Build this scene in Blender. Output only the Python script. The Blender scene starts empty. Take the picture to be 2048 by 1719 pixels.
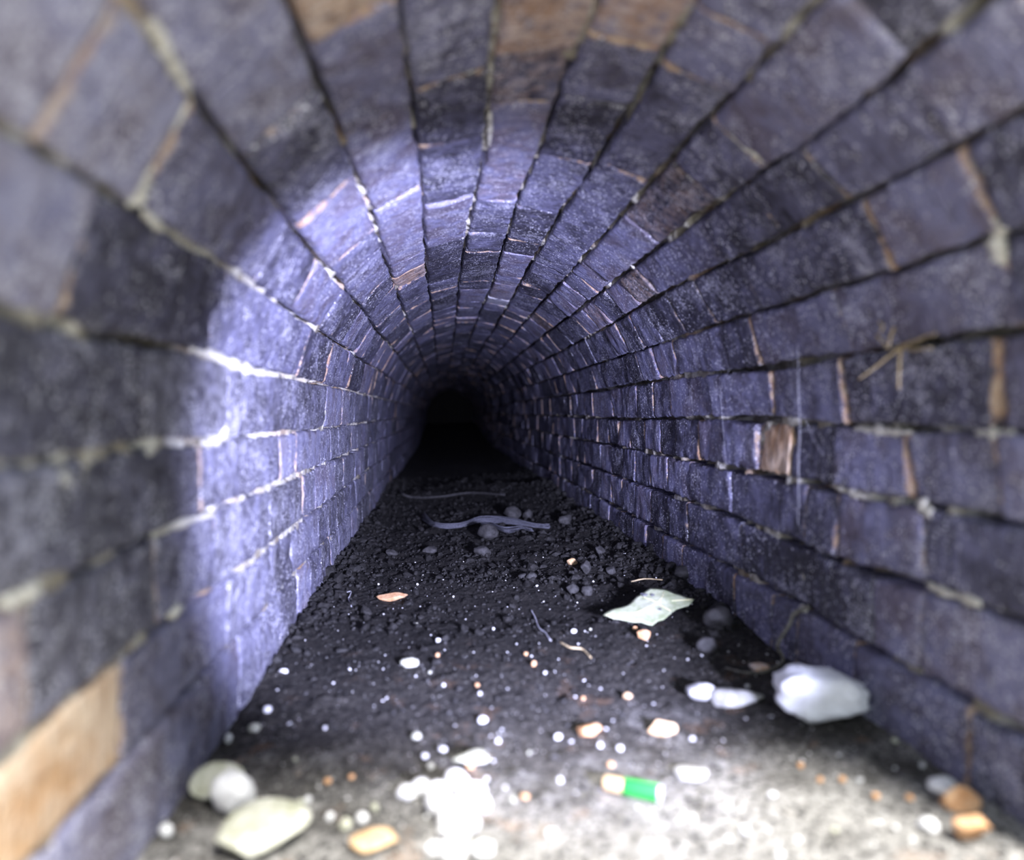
import bpy, math, random
import numpy as np
from mathutils import Vector, Euler, Matrix, noise

# ------------------------------------------------------------------ camera, world, lamp, exposure
SC = bpy.context.scene
COL = SC.collection
F = 1400.0                                   # focal length in px of the 2048 x 1719 frame
CX, CY = 1024.0, 859.5
cam_d = bpy.data.cameras.new('camera')
cam = bpy.data.objects.new('camera', cam_d); COL.objects.link(cam)
cam_d.sensor_width = 36.0
cam_d.lens = 36.0 * F / 2048.0
cam_d.clip_start = 0.01
cam_rot = Euler((math.radians(90 - 1.41), 0, math.radians(-5.67)), 'XYZ')
cam.rotation_euler = cam_rot
cam_d.dof.use_dof = True
cam_d.dof.focus_distance = 1.45
cam_d.dof.aperture_fstop = 1.95
SC.camera = cam
RM = cam_rot.to_matrix()

world = bpy.data.worlds.new('overcast_sky'); SC.world = world
world.use_nodes = True
bg = world.node_tree.nodes['Background']
bg.inputs[0].default_value = (0.76, 0.87, 1.0, 1)
bg.inputs[1].default_value = 2.0

sun_d = bpy.data.lights.new('hazy_sun', 'SUN')
sun = bpy.data.objects.new('hazy_sun', sun_d); COL.objects.link(sun)
sun_d.energy = 17.0
sun_d.angle = math.radians(18)
sun_d.color = (1.0, 0.985, 0.96)
sun.rotation_euler = Vector((-0.34, 0.49, -1.0)).to_track_quat('-Z', 'Y').to_euler()

torch_d = bpy.data.lights.new('hand_torch', 'SPOT')
torch = bpy.data.objects.new('hand_torch', torch_d); COL.objects.link(torch)
torch_d.energy = 405.0
torch_d.color = (0.61, 0.64, 1.0)
torch_d.shadow_soft_size = 0.045
torch_d.spot_size = math.radians(45)
torch_d.spot_blend = 0.28
torch.location = (0.33, -0.06, -0.07)
torch.rotation_euler = Vector((-0.29, 1.0, 0.012)).to_track_quat('-Z', 'Y').to_euler()

SC.view_settings.view_transform = 'Standard'
SC.view_settings.look = 'None'
SC.view_settings.gamma = 1.0
SC.view_settings.use_curve_mapping = False
SC.view_settings.exposure = 0.0
SC.cycles.use_denoising = True
SC.cycles.adaptive_threshold = 0.03
SC.cycles.max_bounces = 4
SC.cycles.diffuse_bounces = 3
SC.cycles.glossy_bounces = 2
SC.cycles.transmission_bounces = 1

random.seed(11)
RND = random.Random(5)

# ------------------------------------------------------------------ small helpers
def ray(px, py):
    d = RM @ Vector(((px - CX) / F, -(py - CY) / F, -1.0))
    return d / d.y                             # scaled so that y (depth) = 1

def fbm(x, y, z, o=3):
    a, s, f = 0.0, 1.0, 1.0
    for _ in range(o):
        a += s * noise.noise((x * f, y * f, z * f)); s *= 0.5; f *= 2.03
    return a

def smooth01(t):
    t = min(1.0, max(0.0, t)); return t * t * (3 - 2 * t)

def new_mesh(name, verts, faces, mat, smooth=True):
    me = bpy.data.meshes.new(name)
    me.from_pydata([tuple(v) for v in verts], [], faces)
    if smooth:
        me.polygons.foreach_set('use_smooth', [True] * len(me.polygons))
    if mat: me.materials.append(mat)
    me.update()
    return me

def link(name, data, parent=None, loc=None):
    o = bpy.data.objects.new(name, data); COL.objects.link(o)
    if parent is not None:
        o.parent = parent
    if loc is not None:
        o.location = loc
    return o

def tag(o, label, cat, group=None, kind=None):
    o['label'] = label; o['category'] = cat
    if group: o['group'] = group
    if kind: o['kind'] = kind
    return o

def fattr(me, name, vals, typ='FLOAT'):
    at = me.attributes.new(name, typ, 'POINT')
    if typ == 'FLOAT': at.data.foreach_set('value', np.asarray(vals, dtype=np.float32).ravel())
    else: at.data.foreach_set('vector', np.asarray(vals, dtype=np.float32).ravel())

# ------------------------------------------------------------------ node helper
class NT:
    def __init__(self, name):
        self.m = bpy.data.materials.new(name); self.m.use_nodes = True
        self.t = self.m.node_tree; self.b = self.t.nodes['Principled BSDF']
    def n(self, typ, **kw):
        nd = self.t.nodes.new(typ)
        for k, v in kw.items(): setattr(nd, k, v)
        return nd
    def set(self, sock, v):
        if isinstance(v, bpy.types.NodeSocket): self.t.links.new(v, sock)
        elif isinstance(v, tuple) and len(v) == 3 and sock.type == 'RGBA': sock.default_value = (*v, 1)
        else: sock.default_value = v
    def math(self, op, a, b=0.0, c=0.0, clamp=False):
        nd = self.n('ShaderNodeMath', operation=op, use_clamp=clamp)
        self.set(nd.inputs[0], a); self.set(nd.inputs[1], b); self.set(nd.inputs[2], c)
        return nd.outputs[0]
    def vmul(self, v, s):
        nd = self.n('ShaderNodeVectorMath', operation='MULTIPLY')
        self.set(nd.inputs[0], v); self.set(nd.inputs[1], s); return nd.outputs[0]
    def mix(self, f, a, b):
        nd = self.n('ShaderNodeMix', data_type='RGBA')
        self.set(nd.inputs[0], f); self.set(nd.inputs[6], a); self.set(nd.inputs[7], b)
        return nd.outputs[2]
    def ramp(self, x, lo, hi):
        nd = self.n('ShaderNodeMapRange', interpolation_type='SMOOTHSTEP')
        self.set(nd.inputs[0], x); self.set(nd.inputs[1], lo); self.set(nd.inputs[2], hi)
        return nd.outputs[0]
    def noise(self, vec, scale, detail=4.0, rough=0.55, dist=0.0):
        nd = self.n('ShaderNodeTexNoise')
        self.set(nd.inputs['Vector'], vec); nd.inputs['Scale'].default_value = scale
        nd.inputs['Detail'].default_value = detail; nd.inputs['Roughness'].default_value = rough
        nd.inputs['Distortion'].default_value = dist
        return nd.outputs['Fac']
    def voro(self, vec, scale, feature='F1'):
        nd = self.n('ShaderNodeTexVoronoi', feature=feature)
        self.set(nd.inputs['Vector'], vec); nd.inputs['Scale'].default_value = scale
        return nd
    def attr(self, name, out='Fac'):
        nd = self.n('ShaderNodeAttribute', attribute_name=name); return nd.outputs[out]
    def pos(self):
        return self.n('ShaderNodeNewGeometry').outputs['Position']
    def obj(self):
        return self.n('ShaderNodeTexCoord').outputs['Object']
    def bump(self, h, strength, dist):
        nd = self.n('ShaderNodeBump'); self.set(nd.inputs['Height'], h)
        nd.inputs['Strength'].default_value = strength; nd.inputs['Distance'].default_value = dist
        self.t.links.new(nd.outputs[0], self.b.inputs['Normal'])
    def done(self, col, rough=0.6, spec=0.4):
        self.set(self.b.inputs['Base Color'], col); self.set(self.b.inputs['Roughness'], rough)
        self.b.inputs['Specular IOR Level'].default_value = spec
        return self.m

# ------------------------------------------------------------------ materials
def mat_brick():
    k = NT('sooty_blue_brick')
    st = k.attr('st', 'Vector'); rnd = k.attr('rnd'); edge = k.attr('edge'); tan = k.attr('tan')
    pale = k.attr('pale')
    streak = k.noise(k.vmul(st, (330.0, 26.0, 1.0)), 1.0, 3, 0.65)
    fine = k.noise(st, 340.0, 2, 0.6)
    big = k.noise(st, 20.0, 3, 0.6, 0.4)
    mid = k.noise(st, 75.0, 3, 0.65)
    patch = k.noise(st, 13.0, 3, 0.65)
    v = k.math('ADD', k.math('MULTIPLY', big, 0.55), k.math('MULTIPLY', streak, 0.40))
    v = k.math('ADD', v, k.math('MULTIPLY', mid, 0.40))
    v = k.math('ADD', v, k.math('MULTIPLY', k.math('SUBTRACT', rnd, 0.5), 0.30))
    body = k.mix(k.ramp(v, 0.46, 0.92), (0.030, 0.027, 0.038), (0.195, 0.190, 0.295))
    # reddish burnt tint on some bricks
    red = k.math('MULTIPLY', k.ramp(big, 0.60, 0.40), k.ramp(rnd, 0.45, 0.9))
    body = k.mix(k.math('MULTIPLY', red, 0.32), body, (0.155, 0.100, 0.088))
    # lime bloom clouds and tiny white specks
    bloom = k.math('MULTIPLY', k.ramp(patch, 0.51, 0.70), k.ramp(k.math('ADD', k.math('MULTIPLY', fine, 0.6), k.math('MULTIPLY', mid, 0.4)), 0.44, 0.62))
    body = k.mix(k.math('MULTIPLY', bloom, 0.8), body, (0.48, 0.47, 0.56))
    v1 = k.voro(st, 140.0); v2 = k.voro(st, 310.0)
    cs = k.n('ShaderNodeSeparateColor'); k.t.links.new(v1.outputs['Color'], cs.inputs[0])
    sp1 = k.math('MULTIPLY', k.ramp(k.math('ADD', v1.outputs['Distance'], k.math('MULTIPLY', fine, 0.3)), 0.44, 0.26), k.ramp(cs.outputs[0], 0.80, 0.92))
    cs2 = k.n('ShaderNodeSeparateColor'); k.t.links.new(v2.outputs['Color'], cs2.inputs[0])
    sp2 = k.math('MULTIPLY', k.ramp(v2.outputs['Distance'], 0.50, 0.2),
                 k.math('MULTIPLY', k.ramp(cs2.outputs[0], 0.66, 0.78), k.ramp(patch, 0.34, 0.52)))
    body = k.mix(k.math('MAXIMUM', k.math('MULTIPLY', sp1, 0.8), sp2), body, (0.72, 0.71, 0.77))
    # chipped ends that show the orange clay
    clay = k.mix(k.ramp(mid, 0.35, 0.7), (0.30, 0.16, 0.075), (0.40, 0.29, 0.19))
    e = k.math('ADD', edge, k.math('MULTIPLY', k.math('SUBTRACT', mid, 0.5), 1.5))
    e = k.math('ADD', e, k.math('MULTIPLY', k.math('SUBTRACT', big, 0.5), 0.9))
    chip = k.ramp(e, 0.62, 0.92)
    body = k.mix(k.math('MULTIPLY', chip, 0.85), body, clay)
    # bare clay faces
    t = k.math('MULTIPLY', tan, k.ramp(k.math('ADD', mid, k.math('MULTIPLY', tan, 0.35)), 0.46, 0.76))
    grain = k.mix(k.ramp(k.math('ADD', k.math('MULTIPLY', streak, 0.5), k.math('MULTIPLY', big, 0.5)), 0.38, 0.62), (0.44, 0.24, 0.10), (0.70, 0.54, 0.38))
    body = k.mix(k.math('MULTIPLY', t, 0.9), body, grain)
    # paler bricks: some pale themselves, the rest painted-in daylight and torchlight
    body = k.mix(k.math('MULTIPLY', pale, k.ramp(mid, 0.3, 0.6)), body, (0.52, 0.51, 0.55))
    h = k.math('ADD', k.math('MULTIPLY', streak, 0.7), k.math('ADD', k.math('MULTIPLY', mid, 0.9), k.math('MULTIPLY', fine, 0.3)))
    k.bump(h, 1.0, 0.0048)
    return k.done(body, k.math('ADD', 0.36, k.math('MULTIPLY', fine, 0.3)), 0.45)

def mat_mortar():
    k = NT('lime_mortar')
    p = k.pos()
    a = k.noise(p, 28.0, 3, 0.65); b = k.noise(p, 240.0, 2, 0.6); c = k.noise(p, 11.0, 2, 0.6)
    col = k.mix(k.ramp(a, 0.38, 0.66), (0.20, 0.175, 0.13), (0.50, 0.48, 0.42))
    col = k.mix(k.math('MULTIPLY', k.ramp(c, 0.52, 0.7), 0.7), col, (0.30, 0.18, 0.095))
    col = k.mix(k.math('MULTIPLY', k.ramp(b, 0.52, 0.7), 0.5), col, (0.06, 0.055, 0.055))
    k.bump(b, 0.8, 0.003)
    return k.done(col, 0.9, 0.2)

def mat_soil():
    k = NT('sooty_soil')
    p = k.pos()
    sep = k.n('ShaderNodeSeparateXYZ'); k.t.links.new(p, sep.inputs[0])
    a = k.noise(p, 14.0, 3, 0.65); b = k.noise(p, 150.0, 4, 0.7); c = k.noise(p, 520.0, 1, 0.6)
    # lime and stone dust trodden in at the mouth; palest strip paints in daylight
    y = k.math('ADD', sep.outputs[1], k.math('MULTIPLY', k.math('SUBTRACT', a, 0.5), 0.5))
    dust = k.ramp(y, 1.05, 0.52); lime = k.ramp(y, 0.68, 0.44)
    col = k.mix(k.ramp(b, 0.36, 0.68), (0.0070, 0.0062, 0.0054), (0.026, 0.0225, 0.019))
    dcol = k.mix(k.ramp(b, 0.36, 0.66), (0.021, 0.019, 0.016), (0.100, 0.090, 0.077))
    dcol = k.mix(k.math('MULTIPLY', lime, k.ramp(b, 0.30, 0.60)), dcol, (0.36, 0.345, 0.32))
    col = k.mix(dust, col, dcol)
    rust = k.math('MULTIPLY', k.ramp(k.noise(p, 24.0, 2, 0.6), 0.60, 0.70), k.ramp(c, 0.45, 0.6))
    col = k.mix(k.math('MULTIPLY', rust, k.math('MULTIPLY', dust, 0.6)), col, (0.34, 0.18, 0.085))
    vo = k.voro(p, 260.0)
    cs = k.n('ShaderNodeSeparateColor'); k.t.links.new(vo.outputs['Color'], cs.inputs[0])
    sp = k.math('MULTIPLY', k.ramp(vo.outputs['Distance'], 0.34, 0.18), k.ramp(cs.outputs[0], 0.86, 0.92))
    col = k.mix(k.math('MULTIPLY', sp, k.math('ADD', 0.10, k.math('MULTIPLY', dust, 0.9))), col, (0.60, 0.58, 0.54))
    k.bump(k.math('ADD', b, k.math('MULTIPLY', c, 0.5)), 1.0, 0.007)
    return k.done(col, 0.85, 0.25)

def mat_rock(name, lo, hi, scale=60.0, rough=0.8, dirt=None, dirt_amt=0.0, spec=0.3, bump=0.002):
    k = NT(name)
    p = k.obj()
    a = k.noise(p, scale, 5, 0.65); b = k.noise(p, scale * 5, 4, 0.6)
    col = k.mix(k.ramp(k.math('ADD', k.math('MULTIPLY', a, 0.7), k.math('MULTIPLY', b, 0.3)), 0.36, 0.64), lo, hi)
    if dirt:
        d = k.ramp(k.noise(p, scale * 0.6, 4, 0.7, 1.0), 0.62 - dirt_amt * 0.2, 0.72 - dirt_amt * 0.1)
        col = k.mix(d, col, dirt)
    k.bump(k.math('ADD', a, k.math('MULTIPLY', b, 0.5)), 0.6, bump)
    return k.done(col, rough, spec)

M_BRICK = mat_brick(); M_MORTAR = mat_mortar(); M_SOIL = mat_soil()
M_WHITE = mat_rock('white_chalk', (0.50, 0.49, 0.48), (0.78, 0.77, 0.76), 70, 0.85, (0.22, 0.20, 0.19), 0.15)
M_CHALK = mat_rock('bright_chalk', (0.74, 0.735, 0.74), (0.90, 0.90, 0.91), 38, 0.9, (0.30, 0.29, 0.29), 0.0, bump=0.006)
M_FLINT = mat_rock('grey_flint', (0.30, 0.29, 0.26), (0.56, 0.55, 0.50), 40, 0.6, (0.70, 0.69, 0.64), 0.2)
M_PALE = mat_rock('pale_greenish_stone', (0.30, 0.30, 0.21), (0.56, 0.55, 0.47), 45, 0.8, (0.25, 0.25, 0.17), 0.1)
M_CLAY = mat_rock('orange_brick_chip', (0.46, 0.22, 0.09), (0.66, 0.42, 0.24), 90, 0.85)
M_TAN = mat_rock('tan_chip', (0.42, 0.26, 0.12), (0.64, 0.46, 0.28), 90, 0.8)
M_PINK = mat_rock('half_orange_chip', (0.62, 0.58, 0.52), (0.55, 0.28, 0.12), 45, 0.8)
M_DARK = mat_rock('dark_clinker', (0.017, 0.016, 0.015), (0.050, 0.047, 0.046), 90, 0.7, spec=0.35)
M_GRIT = mat_rock('black_grit', (0.006, 0.0055, 0.005), (0.020, 0.018, 0.0165), 120, 0.75, spec=0.35)
M_FIBRE = mat_rock('grey_fibre', (0.07, 0.07, 0.085), (0.17, 0.17, 0.20), 300, 0.9)
M_ROOT = mat_rock('dry_root', (0.10, 0.09, 0.075), (0.25, 0.235, 0.20), 160, 0.85)
M_STRAW = mat_rock('dry_straw', (0.36, 0.26, 0.13), (0.58, 0.47, 0.28), 200, 0.8)
M_BOUNCE_GROUND = mat_rock('pale_bounce_ground', (0.42, 0.40, 0.37), (0.66, 0.64, 0.60), 60, 0.9)  # unseen ground outside, made pale to bounce light up into the vault
M_WEB = mat_rock('dusty_web', (0.35, 0.34, 0.37), (0.5, 0.5, 0.54), 200, 0.6)
M_LEAF = mat_rock('pale_dead_leaf', (0.21, 0.24, 0.13), (0.34, 0.35, 0.25), 40, 0.55, (0.26, 0.27, 0.14), 0.05, bump=0.001)
M_VEIN = mat_rock('leaf_vein', (0.40, 0.38, 0.20), (0.55, 0.52, 0.32), 80, 0.6)
M_STAIN = mat_rock('leaf_stain', (0.05, 0.05, 0.06), (0.12, 0.12, 0.12), 80, 0.8)
def mat_plain(name, col, rough, metal=0.0, spec=0.5):
    k = NT(name); p = k.obj()
    a = k.noise(p, 400.0, 3)
    c = k.mix(k.ramp(a, 0.3, 0.7), tuple(x * 0.85 for x in col), col)
    k.b.inputs['Metallic'].default_value = metal
    return k.done(c, rough, spec)
M_GREEN = mat_plain('green_plastic', (0.02, 0.27, 0.045), 0.25)
M_BRASS = mat_plain('dull_brass', (0.72, 0.50, 0.26), 0.42, 0.35)
M_STEEL = mat_plain('bright_rim', (0.85, 0.87, 0.85), 0.25, 0.6)

# ------------------------------------------------------------------ tunnel profile (x right, y depth, z up; camera at the origin)
XR, XL, XC, RAD = 0.42, -0.22, 0.10, 0.32
ZR, ZL = -0.300, -0.326
LR = -ZR; LA = math.pi * RAD; LT = LR + LA - ZL
def prof(s):
    """point and inward normal at arc length s, from the foot of the right wall over the vault to the foot of the left wall"""
    if s < LR: return (XR, ZR + s), (-1.0, 0.0)
    if s < LR + LA:
        t = (s - LR) / RAD
        return (XC + RAD * math.cos(t), RAD * math.sin(t)), (-math.cos(t), -math.sin(t))
    return (XL, -(s - LR - LA)), (1.0, 0.0)

def pix_sd(px, py):
    r = ray(px, py); dx, dz = r.x, r.z
    best = None
    # right / left wall
    if dx > 0:
        t = XR / dx
        if t * dz <= 0: best = (LR + t * dz, t)
    if best is None and dx < 0:
        t = XL / dx
        if t * dz <= 0: best = (LR + LA - t * dz, t)
    if best is None:
        a = dx * dx + dz * dz; b = -2 * dx * XC; c = XC * XC - RAD * RAD
        t = (-b + math.sqrt(b * b - 4 * a * c)) / (2 * a)
        ang = math.atan2(t * dz, t * dx - XC)
        best = (LR + RAD * max(0, ang), t)
    return best

def portal(x): return 0.19 + 0.50 * x       # unseen mouth, skewed to dim the left wall and brighten the right
END = 10.0

# bed joints, read from the photograph as points along each joint
BEDS = [
    [(1535, 1172), (1646, 1239), (1747, 1299), (1858, 1362), (1981, 1436)],
    [(1449, 1025), (1631, 1107), (1710, 1141), (1850, 1172), (1952, 1206)],
    [(1460, 936), (1598, 962), (1706, 988), (1851, 1010), (1985, 1040)],
    [(1438, 832), (1560, 839), (1710, 854), (1858, 862), (2030, 869)],
    [(1371, 748), (1538, 739), (1702, 709), (1810, 690), (1933, 672)],
    [(1557, 611), (1635, 585), (1710, 562), (1780, 547), (1858, 517)],
    [(1360, 562), (1501, 506), (1628, 439), (1758, 383), (1896, 305), (2045, 223)],
    [(1304, 502), (1397, 432), (1523, 342), (1620, 290), (1754, 186), (1851, 89)],
    [(1307, 361), (1400, 256), (1486, 175), (1575, 67)],
    [(1040, 565), (1116, 429), (1190, 331), (1277, 209), (1363, 52)],
    [(991, 558), (1033, 391), (1068, 328), (1123, 174), (1197, 17)],
    [(917, 558), (937, 447), (977, 321), (982, 115), (1001, 0)],
    [(855, 551), (848, 447), (849, 349), (827, 209), (795, 0)],
    [(785, 558), (743, 412), (687, 290), (638, 146), (593, 35)],
    [(590, 460), (551, 401), (471, 297), (388, 185), (304, 35)],
    [(516, 570), (447, 523), (328, 464), (251, 401), (129, 331), (0, 262)],
    [(593, 755), (488, 734), (377, 693), (192, 675), (52, 630)],
    [(645, 860), (523, 870), (401, 884), (297, 884), (167, 912)],
    [(401, 1031), (297, 1073), (209, 1118), (140, 1160), (0, 1210)],
    [(610, 1038), (488, 1136), (349, 1227), (216, 1335), (119, 1419), (0, 1541)],
    [(565, 1175), (523, 1231), (488, 1259)],
]
# cross joints of each course (foot of the right wall first), one pixel on each
CROSS = [
    [(1940, 1510), (1711, 1351), (1598, 1285), (1545, 1250), (1470, 1175)],
    [(1840, 1258), (1745, 1235), (1631, 1176), (1483, 1105), (1374, 1050)],
    [(1844, 1092), (1675, 1045), (1607, 1025), (1460, 990), (1376, 968)],
    [(1992, 955), (1816, 930), (1668, 910), (1580, 900), (1514, 893), (1445, 885), (1397, 875), (1352, 880), (1320, 875)],
    [(2000, 770), (1691, 780), (1544, 785), (1423, 790), (1340, 795)],
    [(2040, 634), (1690, 635), (1508, 675), (1452, 692), (1348, 700)],
    [(2010, 490), (1762, 467), (1500, 565), (1406, 595), (1345, 612)],
    [(1966, 372), (1667, 365), (1523, 413), (1417, 460), (1275, 540)],
    [(1765, 45), (1490, 294), (1395, 369), (1268, 448), (1190, 540)],
    [(1470, 45), (1385, 150), (1250, 345), (1130, 480)],
    [(1250, 80), (1193, 200), (1123, 314), (1085, 421), (1048, 481)],
    [(1071, 105), (1045, 205), (980, 400), (970, 465), (965, 502), (960, 560)],
    [(903, 153), (912, 276), (898, 400), (893, 483), (888, 560)],
    [(705, 35), (750, 240), (795, 395), (807, 522)],
    [(568, 244), (640, 406), (703, 492)],
    [(200, 40), (321, 300), (540, 497), (615, 560)],
    [(140, 540), (430, 620), (630, 640)],
    [(283, 776), (455, 800), (650, 820)],
    [(165, 1010), (398, 960), (560, 930)],
    [(60, 1290), (312, 1180), (430, 1100), (540, 1040)],
    [(245, 1390), (455, 1210), (550, 1145)],
    [(330, 1480), (480, 1320), (560, 1230)],
]
# bricks that show bare clay / a paler face: a pixel on the face, strength
TAN = [((1550, 890), 1.0), ((120, 1560), 1.15), ((1050, 222), 0.12), ((1080, 70), 0.62), ((690, 12), 0.7), ((830, 545), 0.55),
       ((1310, 20), 0.6), ((30, 1300), 0.45), ((1000, 570), 0.25), ((1170, 30), 0.45), ((1290, 560), 0.35)]
RSET = [((100, 780), 0.02), ((350, 800), 0.1), ((90, 1060), 0.2), ((280, 980), 0.05), ((230, 1200), 0.1), ((350, 620), 0.1), ((250, 580), 0.1), ((900, 230), 0.05), ((1100, 250), 0.1),  # brick tones that paint in the daylight: dark where dim, light where bright
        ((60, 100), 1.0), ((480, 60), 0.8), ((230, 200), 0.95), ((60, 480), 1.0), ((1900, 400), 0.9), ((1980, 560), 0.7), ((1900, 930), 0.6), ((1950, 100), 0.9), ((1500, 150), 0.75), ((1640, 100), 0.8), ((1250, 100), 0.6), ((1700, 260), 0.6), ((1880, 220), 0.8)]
PALE = [((60, 100), 0.3), ((150, 200), 0.25), ((470, 40), 0.15), ((985, 600), 0.75), ((430, 760), 0.2), ((60, 480), 0.25)]  # mostly daylight painted onto the bricks; the crown one is pale itself

NB = len(BEDS) + 1
bed_pts = []
for pts in BEDS:
    sd = sorted([(d, s) for s, d in (pix_sd(*p) for p in pts)])
    bed_pts.append(sd)
bed_mean = [sum(s for d, s in b) / len(b) for b in bed_pts]
def bed(i, d):
    """arc length of bed joint i at depth d; i = 0 and NB are the feet of the walls"""
    if i == 0: return -0.05
    if i == NB: return LT + 0.05
    b = bed_pts[i - 1]; m = bed_mean[i - 1]
    if d <= b[0][0]: s = b[0][1]
    elif d >= b[-1][0]:
        t = smooth01((d - b[-1][0]) / 0.6); s = b[-1][1] * (1 - t) + m * t
    else:
        for (d0, s0), (d1, s1) in zip(b, b[1:]):
            if d0 <= d <= d1:
                t = (d - d0) / max(1e-6, d1 - d0); s = s0 * (1 - t) + s1 * t; break
    s = 0.6 * s + 0.4 * m
    return s + 0.004 * noise.noise((d * 1.7, i * 3.1, 0.3)) * smooth01((d - 1.0) / 0.8)

def in_course(px, py):
    s, d = pix_sd(px, py)
    for c in range(NB):
        if bed(c, d) <= s < bed(c + 1, d): return c, s, d
    return NB - 1, s, d

tan_spots = [in_course(*p) + (v,) for p, v in TAN]
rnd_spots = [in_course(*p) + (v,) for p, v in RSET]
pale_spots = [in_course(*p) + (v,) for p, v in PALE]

# ------------------------------------------------------------------ bricks
GAP = [0.0045] * (NB + 1)
for i in range(NB + 1):
    GAP[i] = (0.0032 + 0.0016 * RND.random()) * (0.75 if i >= 16 else (0.72 if i >= 5 else 1.0))
def gap(i, d):
    return GAP[i] * max(0.25, 0.95 + 0.9 * noise.noise((d * 9.0, i * 5.3, 2.2)))

def grid_axis(n, L):
    e = min(0.45, 0.0035 / L)
    return [0.0, e, e * 2.4] + [e * 2.4 + (1 - e * 4.8) * (i + 1) / (n - 1) for i in range(n - 2)] + [1 - e * 2.4, 1 - e, 1.0]

def brick_data(c, d0, d1, dg0, dg1, sk0, sk1, nu, nv, rnd, off, tu, tv, seed, chips, rough):
    """one brick: front face grid over (depth, arc), rounded worn edges, sides running back into the wall"""
    us = grid_axis(nu, d1 - d0); vs = grid_axis(nv, 0.072)
    V, ST, ED = [], [], []
    dm = 0.5 * (d0 + d1)
    sm = 0.5 * (bed(c, dm) + bed(c + 1, dm))
    (_, _), nrm = prof(min(max(sm, 0), LT))
    n = Vector((nrm[0], 0, nrm[1]))
    def base(d, s):
        (x, z), _ = prof(s); return Vector((x, d, z))
    nU, nV = len(us), len(vs)
    cols = []
    for u in us:
        dd = d0 + (d1 - d0) * u
        sa = bed(c, dd) + gap(c, dd); sb = bed(c + 1, dd) - gap(c + 1, dd)
        cols.append((base(dd, sa), base(dd, sb), sa, sb, dd))
    w = (cols[0][3] - cols[0][2])
    idx = {}
    for i, u in enumerate(us):
        A, B, sa, sb, dd = cols[i]
        for j, v in enumerate(vs):
            p = A.lerp(B, v)
            s = sa + (sb - sa) * v
            # skewed cross joints
            sk = (sk0 * (1 - u) + sk1 * u) * (v - 0.5)
            de = min(u, 1 - u) * (d1 - d0); ve = min(v, 1 - v) * w
            # ragged arrises
            rag = 0.0024 * rough
            if i in (0, nU - 1): sk += rag * (1.1 * fbm(s * 60, seed, dd * 30, 2) + 0.5 * noise.noise((s * 200, seed, 5.0)))
            tdir = (B - A) / max(1e-6, (B - A).length)
            vv = 0.0
            if j in (0, nV - 1): vv = rag * (1.3 * fbm(dd * 60, seed + 7.7, s * 20, 2) + 0.8 * noise.noise((dd * 210, seed, 2.0)))
            cr = 0.0035
            hh = off + tu * (u - 0.5) + tv * (v - 0.5)
            hh -= 0.0009 * max(0, 1 - de / cr) ** 2 + 0.0022 * max(0, 1 - ve / cr) ** 2
            hh += rough * 0.0016 * fbm(dd * 26 + seed, s * 26, 1.3, 3)
            hh += rough * 0.0008 * noise.noise((dd * 150, s * 60 + seed, 4.0))
            # knocked corners
            q = noise.noise((dd * 34, s * 34, seed * 1.7))
            if q > 0.25: hh -= (q - 0.25) * 0.012 * max(0, 1 - min(de, ve) / 0.012)
            idx[i, j] = len(V)
            V.append(p + n * hh + Vector((0, sk, 0)) + tdir * vv)
            ST.append((dd + seed * 3.17, s, seed)); ED.append(max(0.0, 1 - de / chips[2 if u < 0.5 else 3]) * (chips[0] if u < 0.5 else chips[1]))
    Fc = [(idx[i, j], idx[i, j + 1], idx[i + 1, j + 1], idx[i + 1, j]) for i in range(nU - 1) for j in range(nV - 1)]
    rim = [(i, 0) for i in range(nU)] + [(nU - 1, j) for j in range(1, nV)] + [(i, nV - 1) for i in range(nU - 2, -1, -1)] + [(0, j) for j in range(nV - 2, 0, -1)]
    cen = sum((V[idx[r]] for r in rim), Vector()) / len(rim)
    back = []
    for r in rim:
        q = V[idx[r]]; back.append(len(V))
        V.append(cen + (q - cen) * 0.985 - n * 0.075 + n * ((cen - q).dot(n)))
        a_ = ST[idx[r]]; ST.append((a_[0], a_[1], a_[2] + 0.075)); ED.append(0.85)
    m = len(rim)
    for a in range(m):
        b = (a + 1) % m
        Fc.append((idx[rim[a]], idx[rim[b]], back[b], back[a]))
    Fc.append(tuple(reversed(back)))
    if (V[Fc[0][1]] - V[Fc[0][0]]).cross(V[Fc[0][2]] - V[Fc[0][1]]).dot(n) < 0:
        Fc = [tuple(reversed(f)) for f in Fc]
    return V, Fc, ST, ED

def finish_brick_mesh(me, ST, ED, rnd, tan, pale):
    k = len(ST)
    fattr(me, 'st', ST, 'FLOAT_VECTOR'); fattr(me, 'edge', ED)
    fattr(me, 'rnd', np.full(k, rnd) if np.isscalar(rnd) else rnd)
    fattr(me, 'tan', np.full(k, tan) if np.isscalar(tan) else tan)
    fattr(me, 'pale', np.full(k, pale) if np.isscalar(pale) else pale)

# --- the masonry shell of each wall and of the vault: mortar bed between the bricks, solid behind
SIDES = {'right': range(0, 4), 'vault': range(4, 17), 'left': range(17, 22)}
def mortar_depth(s, d):
    """how far the mortar has washed out behind the brick faces"""
    left = smooth01((s - LR - LA * 0.62) / 0.25)
    a = 0.5 + 0.55 * fbm(d * 5.0, s * 9.0, 3.7, 2) + 0.65 * fbm(d * 34.0, s * 30.0, 1.7, 2)
    a += 0.14 * left + 0.10 * smooth01((0.3 - s) / 0.2) - 0.14 - 0.22 * smooth01((d - 1.1) / 0.9)
    a = min(1.0, max(0.0, a))
    o = 0.036 * (1 - smooth01((a - 0.30) / 0.45)) + 0.0005
    o += 0.0022 * fbm(d * 110, s * 110, 9.1, 2)
    return max(0.0048 - 0.0024 * left, o)

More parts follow.
